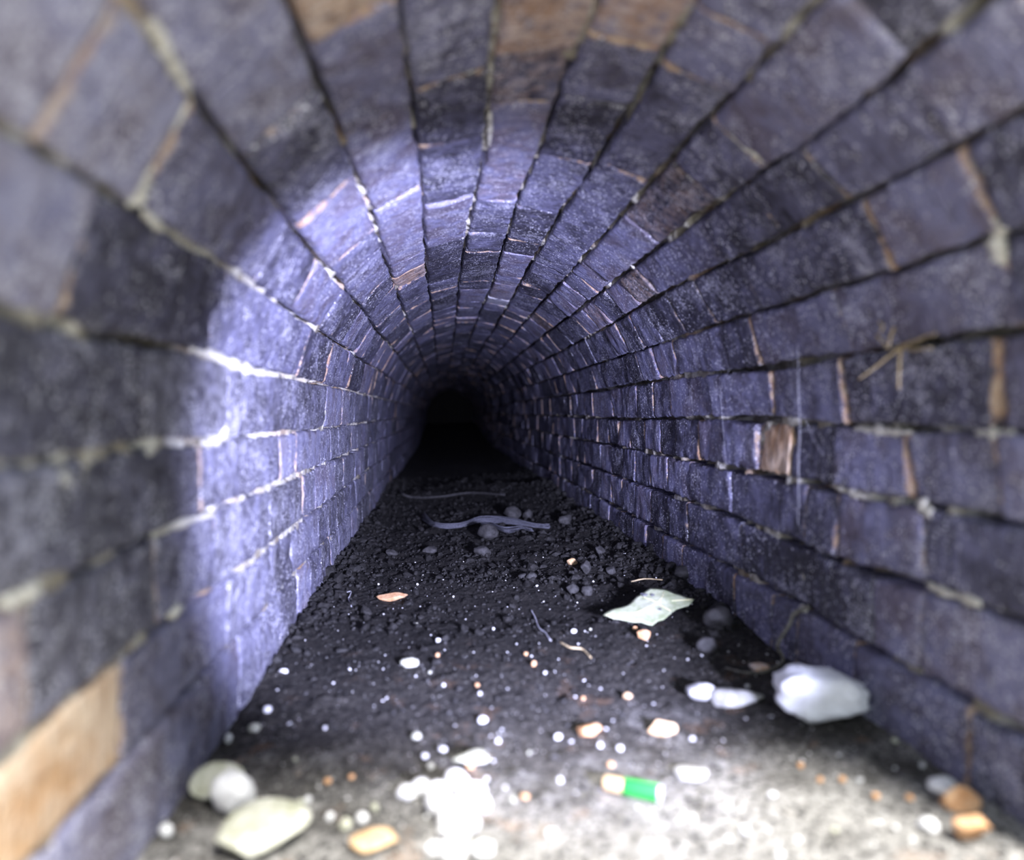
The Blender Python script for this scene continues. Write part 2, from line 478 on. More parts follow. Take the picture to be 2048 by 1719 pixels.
def shell(name, courses, label):
    s0 = bed_mean[courses[0] - 1] if courses[0] > 0 else -0.05
    s1 = bed_mean[courses[-1]] if courses[-1] < NB - 1 else LT + 0.05
    if courses[0] > 0: s0 -= 0.0
    ns = max(8, int((s1 - s0) / 0.0042))
    ds = []
    d = 0.20
    while d < END:
        ds.append(d); d += 0.0045 if d < 1.3 else (0.008 if d < 2.6 else 0.06)
    V = []; Fc = []
    for k, d in enumerate(ds):
        for j in range(ns + 1):
            s = s0 + (s1 - s0) * j / ns
            (x, z), n = prof(s)
            dd = max(d, portal(x) + 0.006)
            o = mortar_depth(s, dd) if d < 2.7 else 0.016
            V.append((x - n[0] * o, dd, z - n[1] * o))
    for k in range(len(ds) - 1):
        for j in range(ns):
            a = k * (ns + 1) + j
            Fc.append((a, a + 1, a + ns + 2, a + ns + 1))
    # solid brickwork behind
    base = len(V); nb = max(2, int((s1 - s0) / 0.05))
    for k in range(2):
        for j in range(nb + 1):
            s = s0 + (s1 - s0) * j / nb
            (x, z), n = prof(s)
            V.append((x - n[0] * 0.115, (portal(x) + 0.006) if k == 0 else END, z - n[1] * 0.115))
    for j in range(nb):
        a = base + j; Fc.append((a, a + nb + 1, a + nb + 2, a + 1))
    me = new_mesh(name, V, Fc, M_MORTAR)
    o = link(name, me)
    tag(o, label, 'ceiling' if name == 'ceiling' else 'wall', None, 'structure')
    return o

roots = {
    'right': shell('wall_right', list(SIDES['right']), 'right-hand brick wall of the tunnel with open cracked joints'),
    'vault': shell('ceiling', list(SIDES['vault']), 'round brick vault arching over the tunnel'),
    'left': shell('wall_left', list(SIDES['left']), 'left-hand brick wall of the tunnel lit pale lavender'),
}

IND_END = 2.6
for side, courses in SIDES.items():
    root = roots[side]
    far_V, far_F, far_ST, far_ED, far_R = [], [], [], [], []
    for c in courses:
        dm_s = 0.5 * (bed(c, 0.8) + bed(c + 1, 0.8))
        (x, z), _ = prof(dm_s)
        p0 = portal(x)
        js = sorted(pix_sd(*p)[1] for p in CROSS[c])
        cuts = [j for j in js if j > p0 + 0.03]
        while cuts[0] - p0 > 0.26: cuts.insert(0, cuts[0] - (0.22 if side == 'left' else RND.choice((0.112, 0.22))))
        if cuts[0] - p0 > 0.035: cuts.insert(0, p0)
        else: cuts[0] = p0
        while cuts[-1] < END:
            last = cuts[-1]
            cuts.append(last + RND.choice((0.108, 0.112, 0.116, 0.106, 0.215 if c >= 4 else 0.112)))
        sks = [RND.uniform(-0.008, 0.008) for _ in cuts]
        for k in range(len(cuts) - 1):
            a, b = cuts[k], cuts[k + 1]
            seed = RND.random() * 40.0; rnd = RND.random()
            wob = 1.0 if side != 'left' else 0.35
            off = RND.gauss(0, 0.0014) * wob; tu = RND.gauss(0, 0.0026) * wob; tv = RND.gauss(0, 0.0030) * wob
            if a > 0.95: off *= 0.6; tu *= 0.5
            off = max(-0.0012 if side == 'left' else -0.003, min(0.004, off))
            g = RND.uniform(0.0008, 0.0026) * (0.6 if side == 'left' else 1.0)
            d0, d1 = a + g, b - g
            tan = max([v for cc, s, d, v in tan_spots if cc == c and a <= d < b] + [0.0])
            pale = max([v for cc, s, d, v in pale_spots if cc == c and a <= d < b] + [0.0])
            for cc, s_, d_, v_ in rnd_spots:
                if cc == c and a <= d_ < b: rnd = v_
            if tan == 0 and RND.random() < 0.05: tan = 0.3
            if side == 'left' and pale == 0: pale = RND.uniform(0.04, 0.16)  # left bricks lightened, partly painting in the torch's brightness there
            pc = (0.3, 0.12) if side == 'left' else (0.85, 0.25)
            chips = [RND.uniform(0.55, 0.95) if RND.random() < q else 0.0 for q in pc] + [RND.uniform(0.004, 0.016) for _ in range(2)]
            if a < IND_END:
                nu, nv = (15, 10) if a < 1.7 else (7, 5)
                V, Fc, ST, ED = brick_data(c, d0, d1, g, g, sks[k], sks[k + 1], nu, nv, rnd, off, tu, tv, seed, chips, 1.0)
                cen = sum(V, Vector()) / len(V)
                me = new_mesh('brick', [v - cen for v in V], Fc, M_BRICK)
                finish_brick_mesh(me, ST, ED, rnd, tan, pale)
                link('brick', me, root, cen)
            else:
                V, Fc, ST, ED = brick_data(c, d0, d1, g, g, sks[k], sks[k + 1], 2, 2, rnd, off, tu, tv, seed, chips, 1.0)
                base = len(far_V)
                far_V += V; far_F += [tuple(i + base for i in f) for f in Fc]
                far_ST += ST; far_ED += ED; far_R += [rnd] * len(V)
    me = new_mesh('far_bricks', far_V, far_F, M_BRICK)
    finish_brick_mesh(me, far_ST, far_ED, np.array(far_R), 0.0, 0.0)
    o = link('far_bricks', me, root); o['kind'] = 'stuff'

# ------------------------------------------------------------------ floor
def floor_z(x, d):
    t = (x - XL) / (XR - XL)
    z = ZL + (ZR - ZL) * min(1.2, max(-0.2, t))
    near = smooth01((d - 0.75) / 0.6)
    z += 0.006 * fbm(x * 6.0, d * 6.0, 0.0, 3) * (0.5 + near)
    z += 0.0075 * near * max(0.0, fbm(x * 24.0, d * 15.0, 2.0, 3))
    z += 0.0045 * near * abs(noise.noise((x * 70.0, d * 55.0, 5.0)))
    z += 0.0016 * fbm(x * 130.0, d * 130.0, 7.0, 2)
    z += 0.0050 * (1 - 0.6 * near) * max(0.0, fbm(x * 40.0, d * 32.0, 12.0, 2) - 0.1)
    # rubble banked against the feet of the walls, ridges further in
    ex = min(x - XL, XR - x)
    z += 0.022 * near * smooth01(1 - ex / 0.09) * (0.7 + 0.5 * noise.noise((x * 9, d * 9, 1.0)))
    z += 0.020 * math.exp(-((d - 2.75 - 0.15 * noise.noise((x * 5, 0, 0))) / 0.22) ** 2)
    z += 0.16 * smooth01((d - 5.5) / 4.0)
    return z

xs = np.linspace(XL - 0.035, XR + 0.035, 190)
ds = [0.10]
while ds[-1] < END:
    d = ds[-1]; ds.append(d + (0.0034 if d < 1.6 else (0.006 if d < 2.9 else 0.05)))
V = []; Fc = []
for d in ds:
    for x in xs: V.append((float(x), d, floor_z(float(x), d)))
nx = len(xs)
for k in range(len(ds) - 1):
    for j in range(nx - 1):
        a = k * nx + j; Fc.append((a, a + 1, a + nx + 1, a + nx))
# solid earth below
b0 = len(V)
V += [(float(xs[0]), 0.10, -0.5), (float(xs[-1]), 0.10, -0.5), (float(xs[-1]), END, -0.5), (float(xs[0]), END, -0.5)]
Fc.append((b0, b0 + 3, b0 + 2, b0 + 1))
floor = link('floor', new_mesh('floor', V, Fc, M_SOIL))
tag(floor, 'sooty dirt floor of the tunnel, dusty grey near the mouth', 'floor', None, 'structure')

# ground outside the mouth, unseen headwall added to keep light from leaking past the bricks, earth plug far down the tunnel
V, Fc = [], []
gx = np.linspace(-1.6, 1.8, 35); gd = np.linspace(-1.6, 0.115, 20)
for d in gd:
    for x in gx:
        t = (x - XL) / (XR - XL)
        V.append((float(x), float(d), ZL + (ZR - ZL) * min(1, max(0, t)) - 0.002 + 0.006 * fbm(x * 5, d * 5, 0, 2) * min(1.0, (0.115 - d) * 4)))
for k in range(len(gd) - 1):
    for j in range(len(gx) - 1):
        a = k * len(gx) + j; Fc.append((a, a + 1, a + len(gx) + 1, a + len(gx)))
ground = link('ground', new_mesh('ground', V, Fc, M_BOUNCE_GROUND))
tag(ground, 'trodden ground outside the tunnel mouth', 'ground', None, 'structure')

V, Fc = [], []
N = 60
for k, back in enumerate((0.0, 0.10)):
    for ring in range(2):
        for j in range(N + 1):
            s = LT * j / N
            (x, z), n = prof(s)
            if ring == 0: x, z = x - n[0] * 0.068, z - n[1] * 0.068
            else:
                if s < LR: x, z = 1.5, z
                elif s > LR + LA: x, z = -1.3, z
                else:
                    t = (s - LR) / LA * math.pi
                    q = 1.0 / max(abs(math.cos(t)), abs(math.sin(t)))
                    x, z = 0.1 + 1.4 * math.cos(t) * q, 1.1 * math.sin(t) * q
            if j == 0 or j == N: z = -0.45
            V.append((x, portal(min(max(x, -0.4), 0.6)) + 0.004 + back, z))
w = N + 1
for j in range(N):
    Fc.append((j, j + 1, w + j + 1, w + j))
    Fc.append((2 * w + j, 3 * w + j, 3 * w + j + 1, 2 * w + j + 1))
    Fc.append((w + j, w + j + 1, 3 * w + j + 1, 3 * w + j))
    Fc.append((j, 2 * w + j, 2 * w + j + 1, j + 1))
head = link('wall_front', new_mesh('wall_front', V, Fc, M_MORTAR, False))
tag(head, 'unseen headwall added around the tunnel mouth against stray light', 'wall', None, 'structure')

V, Fc = [], []
for i in range(25):
    for j in range(25):
        x = -0.36 + 0.92 * i / 24; z = -0.5 + 1.0 * j / 24
        V.append((x, END - 0.25 + 0.25 * (z + 0.3) + 0.05 * fbm(x * 6, z * 6, 3, 3), z))
for i in range(24):
    for j in range(24):
        a = i * 25 + j; Fc.append((a, a + 1, a + 26, a + 25))
plug = link('wall_back', new_mesh('wall_back', V, Fc, M_SOIL))
tag(plug, 'dark earth closing the far end of the tunnel', 'wall', None, 'structure')

# ------------------------------------------------------------------ things on the floor
def floor_pt(px, py):
    r = ray(px, py)
    d = -0.315 / r.z
    for _ in range(12): d = floor_z(r.x * d, d) / r.z
    return Vector((r.x * d, d, floor_z(r.x * d, d)))

def ico(sub):
    import bmesh
    bm = bmesh.new(); bmesh.ops.create_icosphere(bm, subdivisions=sub, radius=1.0)
    V = [v.co.copy() for v in bm.verts]; Fc = [tuple(v.index for v in f.verts) for f in bm.faces]
    bm.free(); return V, Fc
ICO1, ICO2, ICO3, ICO4 = ico(1), ico(2), ico(3), ico(4)

def rock_verts(base, sx, sy, sz, seed, cuts=6, rough=0.18, sharp=False):
    r = random.Random(seed)
    planes = []
    for _ in range(cuts):
        n = Vector((r.gauss(0, 1), r.gauss(0, 1), r.gauss(0, 1))).normalized()
        planes.append((n, r.uniform(0.42, 0.68) if sharp else r.uniform(0.55, 0.9)))
    out = []
    for v in base:
        q = v * (1 + rough * fbm(v.x * 1.4 + seed, v.y * 1.4, v.z * 1.4, 3))
        for n, h in planes:
            e = q.dot(n) - h
            if e > 0: q = q - n * e * (1.0 if sharp else 0.9)
        q = q * (1 + (0.02 if sharp else 0.06) * fbm(v.x * 5, v.y * 5 + seed, v.z * 5, 3))
        if sharp: q = q * 1.35
        out.append(Vector((q.x * sx, q.y * sy, q.z * sz)))
    return out

def stone(name, px, py, wpx, hpx, mat, label, cat='stone', group=None, seed=1, sharp=False, wedge=0.0, blocky=False, cuts=6, base=None, rot=None, sink=0.25, deep=None, tilt=0.0):
    """a stone whose middle shows at (px, py), about wpx x hpx pixels large there"""
    g = floor_pt(px, py + hpx * 0.38)
    w = wpx * g.y / F / 2; h = hpx * g.y / F
    el = math.atan2(0.31, g.y)
    sy = deep * w if deep else w * 0.75
    # apparent height = 2*(sz*cos(el) + sy*sin(el))-ish for an ellipsoid
    sz2 = max((w * 0.28) ** 2, ((h / 2) ** 2 - (sy * math.sin(el)) ** 2) / math.cos(el) ** 2)
    sz = math.sqrt(sz2)
    bv = (base or ICO3)[0]
    if blocky:
        bv = [Vector([math.copysign(abs(q) ** 0.62, q) for q in v]) * 0.92 for v in bv]
    vs = rock_verts(bv, w * 1.1, sy * 1.1, sz * 1.1, seed, cuts, 0.18 if not sharp else 0.05, sharp)
    if wedge:
        for v in vs:
            t = v.x / (w * 1.1); f_ = 1 - abs(wedge) * smooth01(0.5 + 0.5 * t * (1 if wedge > 0 else -1))
            v.y *= f_; v.z *= f_
    rz = (rot if rot is not None else random.Random(seed).uniform(-0.3, 0.3))
    R = Matrix.Rotation(rz, 3, 'Z') @ Matrix.Rotation(tilt, 3, 'Y')
    vs = [R @ v for v in vs]
    zmin = min(v.z for v in vs)
    o = link(name, new_mesh(name, [v - Vector((0, 0, zmin)) for v in vs], (base or ICO3)[1], mat, not sharp), None,
             (g.x, g.y + sy * 0.3, g.z - sz * 2 * sink * 0.4))
    return tag(o, label, cat, group)

stone('chalk_stone', 1648, 1402, 180, 104, M_CHALK, 'large white chalk lump at the foot of the right wall', 'stone', seed=16, base=ICO4, cuts=3, deep=0.6, tilt=0.20, blocky=True)
stone('chalk_stone', 1405, 1386, 58, 38, M_WHITE, 'small white stone touching the left end of the grey flint', 'stone', seed=21)
stone('flint_stone', 1478, 1390, 104, 52, M_FLINT, 'grey wedge-shaped flint between the small and the large white stone', 'stone', seed=33, cuts=6, wedge=0.62)
stone('brick_chip', 1520, 1336, 44, 20, M_PINK, 'small half white half orange chip beside the curved root', 'chip', seed=35)
stone('brick_chip', 1177, 1468, 44, 26, M_CLAY, 'angular orange brick chip left of its paler twin in mid floor', 'chip', seed=41, cuts=10, sharp=True)
stone('brick_chip', 1325, 1455, 48, 26, M_TAN, 'pale tan brick chip to the right of the orange one in mid floor', 'chip', seed=44, cuts=10, sharp=True)
stone('brick_chip', 1288, 1273, 28, 15, M_CLAY, 'tiny orange chip just below the pale green leaf', 'chip', seed=47, sharp=True, cuts=9)
stone('brick_chip', 1145, 1123, 22, 16, M_TAN, 'single tan pebble among the black rubble far in', 'chip', seed=48)
stone('tan_flake', 788, 1193, 48, 14, M_CLAY, 'flat orange-tan flake on black soil near the left wall', 'chip', seed=51, cuts=8, sharp=True)
stone('chalk_stone', 945, 1514, 76, 34, M_PALE, 'cream pear-shaped stone above the white lime heap', 'stone', seed=53, wedge=-0.55)
stone('chalk_stone', 460, 1600, 84, 76, M_WHITE, 'bright white stone standing by the bottom left wall corner', 'stone', seed=57, cuts=6, blocky=True)
stone('pale_stone', 436, 1572, 84, 62, M_PALE, 'greenish cream stone behind the white one at bottom left', 'stone', seed=59, cuts=8, sharp=True)
stone('pale_stone', 497, 1666, 160, 76, M_PALE, 'large flat greenish white stone at the bottom left', 'stone', seed=61, cuts=8, sharp=True, rot=0.1)
stone('chalk_stone', 1889, 1577, 66, 44, M_WHITE, 'white oblong stone at the lower right near the wall crack', 'stone', seed=63, rot=0.6)
stone('chalk_stone', 1857, 1652, 44, 30, M_WHITE, 'white round pebble left of the orange brick fragments', 'stone', seed=65)
stone('brick_fragment', 1924, 1602, 56, 46, M_CLAY, 'rear orange brick fragment in the lower right corner', 'fragment', seed=67, cuts=6, sharp=True)
stone('brick_fragment', 1950, 1664, 62, 48, M_CLAY, 'front pale orange brick fragment in the lower right corner', 'fragment', seed=70, cuts=6, sharp=True)
stone('dark_chip', 1385, 1545, 66, 24, M_FLINT, 'greyish chip with a dark shadow right above the green tube', 'chip', seed=71)
stone('pale_stone', 820, 1326, 36, 18, M_PALE, 'small pale stone lying left of centre on the grey floor', 'stone', seed=73)
stone('brick_chip', 752, 1690, 96, 22, M_TAN, 'flat tan chip at the bottom edge left of the lime heap', 'chip', seed=75)
stone('brick_chip', 1255, 1392, 18, 12, M_TAN, 'tiny tan pebble up-right of the orange chip', 'chip', seed=76)

DARKS = [(977, 1069, 38, 30, 'round dark stone under the frayed fibre strip'), (965, 1104, 36, 26, 'oval grey stone lying alone in front of the fibre strip'),
         (1026, 1030, 36, 26, 'dark round stone behind the right half of the fibre strip'), (1131, 1040, 32, 24, 'dark stone near the right wall beyond the fibre strip'),
         (862, 1101, 32, 16, 'flat dark stone left of the oval grey one'), (782, 1105, 26, 14, 'small dark stone close to the left wall rubble'),
         (1200, 1102, 22, 20, 'dark stone at the right above the black rubble'), (1055, 1027, 20, 20, 'small dark stone right of the dark round one'),
         (1063, 1154, 22, 14, 'small bluish stone in the middle black rubble'), (1047, 1153, 18, 12, 'smallest bluish stone beside its like in the middle rubble'),
         (1222, 1142, 24, 18, 'bluish stone above the pale leaf'), (1172, 1136, 22, 26, 'bluish stone right of the tan pebble'),
         (1145, 1180, 26, 24, 'dark pointed stone left of the pale leaf'), (1175, 1182, 24, 22, 'dark stone touching the pointed one by the leaf'),
         (1375, 1150, 60, 30, 'dark rubble lump between pale leaf and right wall'), (1440, 1240, 62, 46, 'large dark clod against the foot of the right wall'),
         (1415, 1290, 44, 34, 'dark clod in front of the large one by the right wall')]
for i, (x, y, w, h, lab) in enumerate(DARKS):
    stone('dark_stone', x, y, w, h, M_DARK, lab, 'stone', 'dark stones among the rubble', seed=100 + i)

# crumbled heap of white lime at the bottom: each lump a thing
HEAP = [(812, 1585, 44, 26), (845, 1580, 46, 34), (873, 1590, 44, 36), (912, 1574, 50, 50), (950, 1590, 44, 40), (880, 1612, 60, 44), (925, 1622, 60, 46),
        (893, 1642, 56, 40), (905, 1672, 64, 46), (967, 1612, 30, 32), (905, 1702, 60, 40), (965, 1706, 42, 36), (870, 1700, 40, 26), (940, 1652, 40, 34)]
LAND = [((1265, 1585), 'green tube'), ((1310, 1222), 'pale green leaf'), ((1648, 1402), 'large white chalk lump'), ((1478, 1390), 'grey flint'), ((945, 1514), 'cream pear-shaped stone'),
        ((900, 1630), 'white lime heap'), ((497, 1666), 'large greenish white stone'), ((450, 1590), 'bright white corner stone'), ((1940, 1635), 'orange brick fragments'),
        ((1889, 1577), 'white oblong stone'), ((1177, 1468), 'angular orange chip'), ((1325, 1455), 'pale tan chip'), ((820, 1326), 'small pale mid-floor stone'), ((788, 1193), 'orange-tan flake'),
        ((1085, 1250), 'pale kinked rootlet'), ((1150, 1303), 'yellow straw'), ((752, 1690), 'flat tan bottom chip'), ((965, 1104), 'oval grey stone')]
ORD = ['', 'second ', 'third ', 'fourth ', 'fifth ', 'sixth ', 'seventh ', 'eighth ']
def place_labels(items, kind):
    """a label for each small stone from the nearest landmark, the side it lies on and its rank there"""
    keys = []
    for (x, y, w, h) in items:
        (lx, ly), nm = min(LAND, key=lambda l: (l[0][0] - x) ** 2 + ((l[0][1] - y) * 1.3) ** 2)
        dx, dy = x - lx, (y - ly) * 1.3
        side = ('right of' if dx > 0 else 'left of') if abs(dx) > 2 * abs(dy) else (('in front of' if dy > 0 else 'behind') if abs(dy) > 2 * abs(dx)
                else ('in front and right of' if dy > 0 and dx > 0 else 'in front and left of' if dy > 0 else 'behind and right of' if dx > 0 else 'behind and left of'))
        keys.append((nm, side, dx * dx + dy * dy))
    out = []
    for nm, side, d in keys:
        same = sorted(k[2] for k in keys if k[0] == nm and k[1] == side)
        r = same.index(d)
        if len(same) == 1: out.append('%s %s the %s' % (kind, side, nm))
        else: out.append('%s %s the %s, %snearest' % (kind, side, nm, ORD[r]))
    return out
HEAP_LAB = ['far left lime lump of the white heap', 'lime lump second from left along the back of the white heap', 'lime lump just left of the tallest one in the white heap', 'tallest lime lump at the back of the white heap',
            'lime lump right of the tallest one in the white heap', 'lime lump in the middle left of the white heap', 'big lime lump in the middle right of the white heap', 'lime lump at the left waist of the white heap',
            'large lime lump in the front half of the white heap', 'small lime lump on the right rim of the white heap', 'lime lump at the very front of the white heap', 'round lime lump apart at front right of the white heap',
            'small lime lump at the front left foot of the white heap', 'lime lump on the right side of the white heap front']
for i, (x, y, w, h) in enumerate(HEAP):
    stone('lime_lump', x, y, w, h, M_WHITE, HEAP_LAB[i], 'lump', 'lime lumps in the white heap', seed=200 + i, cuts=3)

# loose pebbles that can be told apart
PEB = [(690, 1652, 28, 28), (724, 1640, 28, 28), (660, 1636, 20, 20), (331, 1664, 34, 28), (749, 1617, 20, 20), (608, 1640, 15, 17), (615, 1600, 18, 16), (532, 1608, 20, 16),
       (602, 1606, 16, 16), (850, 1512, 16, 14), (861, 1534, 16, 14), (996, 1482, 14, 12), (1026, 1600, 16, 14), (1120, 1560, 14, 14), (1102, 1668, 28, 24), (972, 1558, 12, 12),
       (833, 1472, 24, 16), (965, 1440, 24, 18), (1116, 1474, 18, 14), (885, 1500, 20, 14), (930, 1256, 9, 9), (987, 1257, 8, 8), (876, 1281, 17, 14), (1148, 1262, 19, 13),
       (1181, 1258, 8, 7), (835, 1168, 7, 7), (757, 1168, 6, 6), (907, 1193, 6, 6), (834, 1247, 7, 6), (1074, 1172, 8, 7), (1187, 1162, 7, 6), (535, 1420, 20, 16), (508, 1452, 28, 20),
       (456, 1478, 18, 22), (545, 1308, 13, 13), (567, 1342, 20, 12), (590, 1518, 12, 10), (650, 1455, 9, 9), (1200, 1490, 14, 12), (1240, 1497, 15, 12), (1060, 1505, 12, 9),
       (1385, 1477, 14, 10), (1505, 1400, 14, 10), (1495, 1372, 11, 9), (1790, 1478, 18, 15), (1845, 1530, 14, 14), (1720, 1560, 18, 14), (1545, 1590, 20, 16), (1385, 1636, 24, 18),
       (1490, 1660, 24, 18), (1595, 1680, 16, 12), (1792, 1655, 14, 12), (1670, 1660, 20, 14), (1560, 1710, 22, 16), (960, 1387, 9, 9), (887, 1370, 9, 8), (860, 1345, 9, 7), (1090, 1345, 8, 8)]
PEB_LAB = place_labels(PEB, 'small whitish pebble')
for i, (x, y, w, h) in enumerate(PEB):
    stone('white_pebble', x, y, w * (0.82 if y > 1330 else 0.66), h * (0.82 if y > 1330 else 0.66), M_WHITE if i % 4 else M_PALE, PEB_LAB[i], 'pebble', 'whitish pebbles on the floor',
          seed=300 + i, cuts=3, base=ICO2)
OPEB = [(1270, 1256, 9, 7), (875, 1310, 9, 8), (1068, 1328, 10, 12), (1052, 1308, 8, 7), (955, 1370, 9, 8), (1166, 1398, 9, 7), (1602, 1335, 12, 16), (1415, 1372, 12, 8), (655, 1565, 14, 12), (703, 1554, 12, 10), (940, 1534, 16, 12),
        (1222, 1530, 14, 10), (1050, 1594, 18, 12), (1602, 1532, 14, 12), (1640, 1560, 14, 12), (1753, 1592, 18, 14), (1685, 1560, 14, 12), (1820, 1596, 22, 14), (520, 1618, 14, 12)]
OPEB_LAB = place_labels(OPEB, 'tiny orange crumb')
for i, (x, y, w, h) in enumerate(OPEB):
    stone('orange_crumb', x, y, w, h, M_CLAY, OPEB_LAB[i], 'crumb', 'orange crumbs on the floor', seed=400 + i, cuts=3, base=ICO2)

# black clinker and soil crumbs, too many to count
def scatter(name, n, fn_pos, fn_size, mat, label, seed, base=ICO1):
    r = random.Random(seed)
    variants = [np.array([tuple(v) for v in rock_verts(base[0], 1, r.uniform(0.6, 1), r.uniform(0.5, 0.9), seed + k * 3.3, 7, 0.45, True)]) for k in range(10)]
    Fb = np.array(base[1]); nv = len(base[0])
    Vs, Fs = [], []
    for i in range(n):
        x, d = fn_pos(r); sz = fn_size(r, x, d)
        v = variants[r.randrange(10)].copy()
        M = np.array(Euler((r.uniform(0, 6), r.uniform(0, 6), r.uniform(0, 6))).to_matrix())
        v = v @ M.T * sz * np.array([1, 1, 0.75])
        v += np.array([x, d, floor_z(x, d) + sz * 0.25])
        Vs.append(v); Fs.append(Fb + i * nv)
    me = bpy.data.meshes.new(name)
    me.from_pydata(np.concatenate(Vs).tolist(), [], np.concatenate(Fs).tolist())
    me.materials.append(mat); me.update()
    o = link(name, me); return tag(o, label, 'rubble' if 'clinker' in name else 'grit', None, 'stuff')

def pos_clinker(r):
    while True:
        d = 0.85 + 2.6 * r.random() ** 1.25
        x = r.uniform(XL, XR)
        ex = min(x - XL, XR - x)
        dens = 0.30 + 0.7 * smooth01(1 - ex / 0.10)
        dens *= 0.35 + 1.3 * max(0, fbm(x * 7, d * 5, 3.0, 2) + 0.35)
        dens *= smooth01((d - 0.8) / 0.5)
        if r.random() < dens: return x, d
def size_clinker(r, x, d):
    ex = min(x - XL, XR - x)
    return 0.0008 + 0.0040 * r.random() ** 3 + 0.009 * r.random() ** 9 + 0.006 * r.random() ** 4 * smooth01(1 - ex / 0.1)
scatter('clinker_rubble', 9000, pos_clinker, size_clinker, M_GRIT, 'black clinker crumbs covering the floor deeper in the tunnel', 71)
def pos_grit(r):
    d = 0.42 + 1.1 * r.random() ** 1.5
    return r.uniform(XL + 0.01, XR - 0.01), d
scatter('white_grit', 700, pos_grit, lambda r, x, d: 0.0005 + 0.0016 * r.random() ** 3, M_WHITE, 'fine white grit sprinkled over the near floor', 73)
scatter('grey_grit', 2500, pos_grit, lambda r, x, d: 0.0006 + 0.0028 * r.random() ** 3, M_DARK, 'fine dark grit sprinkled over the near floor', 75)

# ------------------------------------------------------------------ tubes: roots, fibres, threads
def tube_data(pts, rads, seg=7, wob=0.0, seed=0.0):
    P = [Vector(p) for p in pts]
    V, Fc = [], []
    up = Vector((0.13, 0.31, 0.94)).normalized()
    for i, p in enumerate(P):
        t = (P[min(i + 1, len(P) - 1)] - P[max(i - 1, 0)]).normalized()
        a = t.cross(up)
        if a.length < 1e-4: a = t.cross(Vector((1, 0, 0)))
        a.normalize(); b = t.cross(a)
        for k in range(seg):
            ang = 2 * math.pi * k / seg
            rr = rads[i] * (1 + wob * noise.noise((i * 0.8, k * 1.3, seed)))
            V.append(p + (a * math.cos(ang) + b * math.sin(ang)) * rr)
    for i in range(len(P) - 1):
        for k in range(seg):
            a = i * seg + k; b = i * seg + (k + 1) % seg
            Fc.append((a, b, b + seg, a + seg))
    Fc.append(tuple(range(seg - 1, -1, -1))); Fc.append(tuple(range((len(P) - 1) * seg, len(P) * seg)))
    return V, Fc

def spline(pts, n):
    P = [Vector(p) for p in pts]; P = [P[0] * 2 - P[1]] + P + [P[-1] * 2 - P[-2]]
    out = []
    for i in range(1, len(P) - 2):
        for k in range(n):
            t = k / n; a, b, c, d = P[i - 1], P[i], P[i + 1], P[i + 2]
            out.append(0.5 * ((2 * b) + (c - a) * t + (2 * a - 5 * b + 4 * c - d) * t * t + (3 * b - a - 3 * c + d) * t ** 3))
    out.append(P[-2]); return out

def wall_pt(px, py, inset=0.004):
    s, d = pix_sd(px, py); (x, z), n = prof(s)
    return Vector((x + n[0] * inset, d, z + n[1] * inset))

def tube_thing(name, pts, r0, r1, mat, label, cat, n=8, wob=0.3, parent=None, seg=7):
    c = spline(pts, n); m = len(c)
    base = min(c, key=lambda p: p.z)
    rads = [r0 + (r1 - r0) * i / (m - 1) for i in range(m)]
    V, Fc = tube_data(c, rads, seg, wob, len(name))
    if parent is not None: base = parent.location
    o = link(name, new_mesh(name, [v - base for v in V], Fc, mat), parent, None if parent is not None else base)
    if parent is None: tag(o, label, cat)
    return o

def fl(px, py, up=0.002): return floor_pt(px, py) + Vector((0, 0, up))

# root hanging out of the right wall and lying on the floor
rp = [wall_pt(1612, 1212, -0.004), wall_pt(1602, 1226, 0.008), wall_pt(1599, 1252, 0.014), wall_pt(1590, 1288, 0.022), fl(1566, 1328, 0.006), fl(1538, 1346, 0.004), fl(1495, 1350, 0.003), fl(1450, 1338, 0.002)]
tube_thing('thin_root', rp, 0.0034, 0.0010, M_ROOT, 'thin grey root curving from right wall joint down to floor', 'root')

# frayed strip of fibres across the tunnel floor
rope = link('frayed_fibre_strip', None, None, fl(960, 1056, 0.0))
tag(rope, 'frayed grey strip of fibres lying across the rubble far in', 'fibre strip')
main = [(846, 1040), (866, 1055), (898, 1059), (930, 1053), (960, 1050), (990, 1047), (1030, 1051), (1068, 1057), (1098, 1060)]
mp = [fl(x, y, 0.010) for x, y in main]
br = [fl(x, y, 0.008) for x, y in [(962, 1052), (985, 1056), (1012, 1066), (1040, 1065), (1066, 1067)]]
rr = random.Random(9)
for k in range(64):
    src = mp if k < 46 else br
    spread = []
    ph = rr.uniform(-1, 1); ph2 = rr.uniform(-1, 1)
    for i, p in enumerate(src):
        t = i / (len(src) - 1)
        w = 0.008 + (0.016 * (1 - t / 0.15) if t < 0.15 and src is mp else 0) + 0.010 * math.exp(-((t - 0.62) / 0.14) ** 2)
        spread.append(p + Vector((0.002 * rr.gauss(0, 1), ph * w * 1.5 + 0.001 * rr.gauss(0, 1), max(-0.004, ph2 * w * 0.6) + 0.001 * rr.gauss(0, 1))))
    a = rr.choice((0, 0, 0, 1)); b = len(spread) - rr.choice((0, 0, 1, 2) if src is mp else (0, 0, 1))
    tube_thing('fibre', spread[a:b], rr.uniform(0.0005, 0.0012), 0.0004, M_FIBRE, '', '', n=5, parent=rope, seg=4)

# long dark root further in, at the left
tube_thing('long_root', [wall_pt(797, 965, 0.01), fl(800, 985, 0.006), fl(828, 1000, 0.006), fl(880, 1003, 0.012), fl(940, 998, 0.02), fl(1010, 1000, 0.02)], 0.006, 0.004, M_DARK,
           'long dark root lying across the floor deep in the tunnel', 'root')
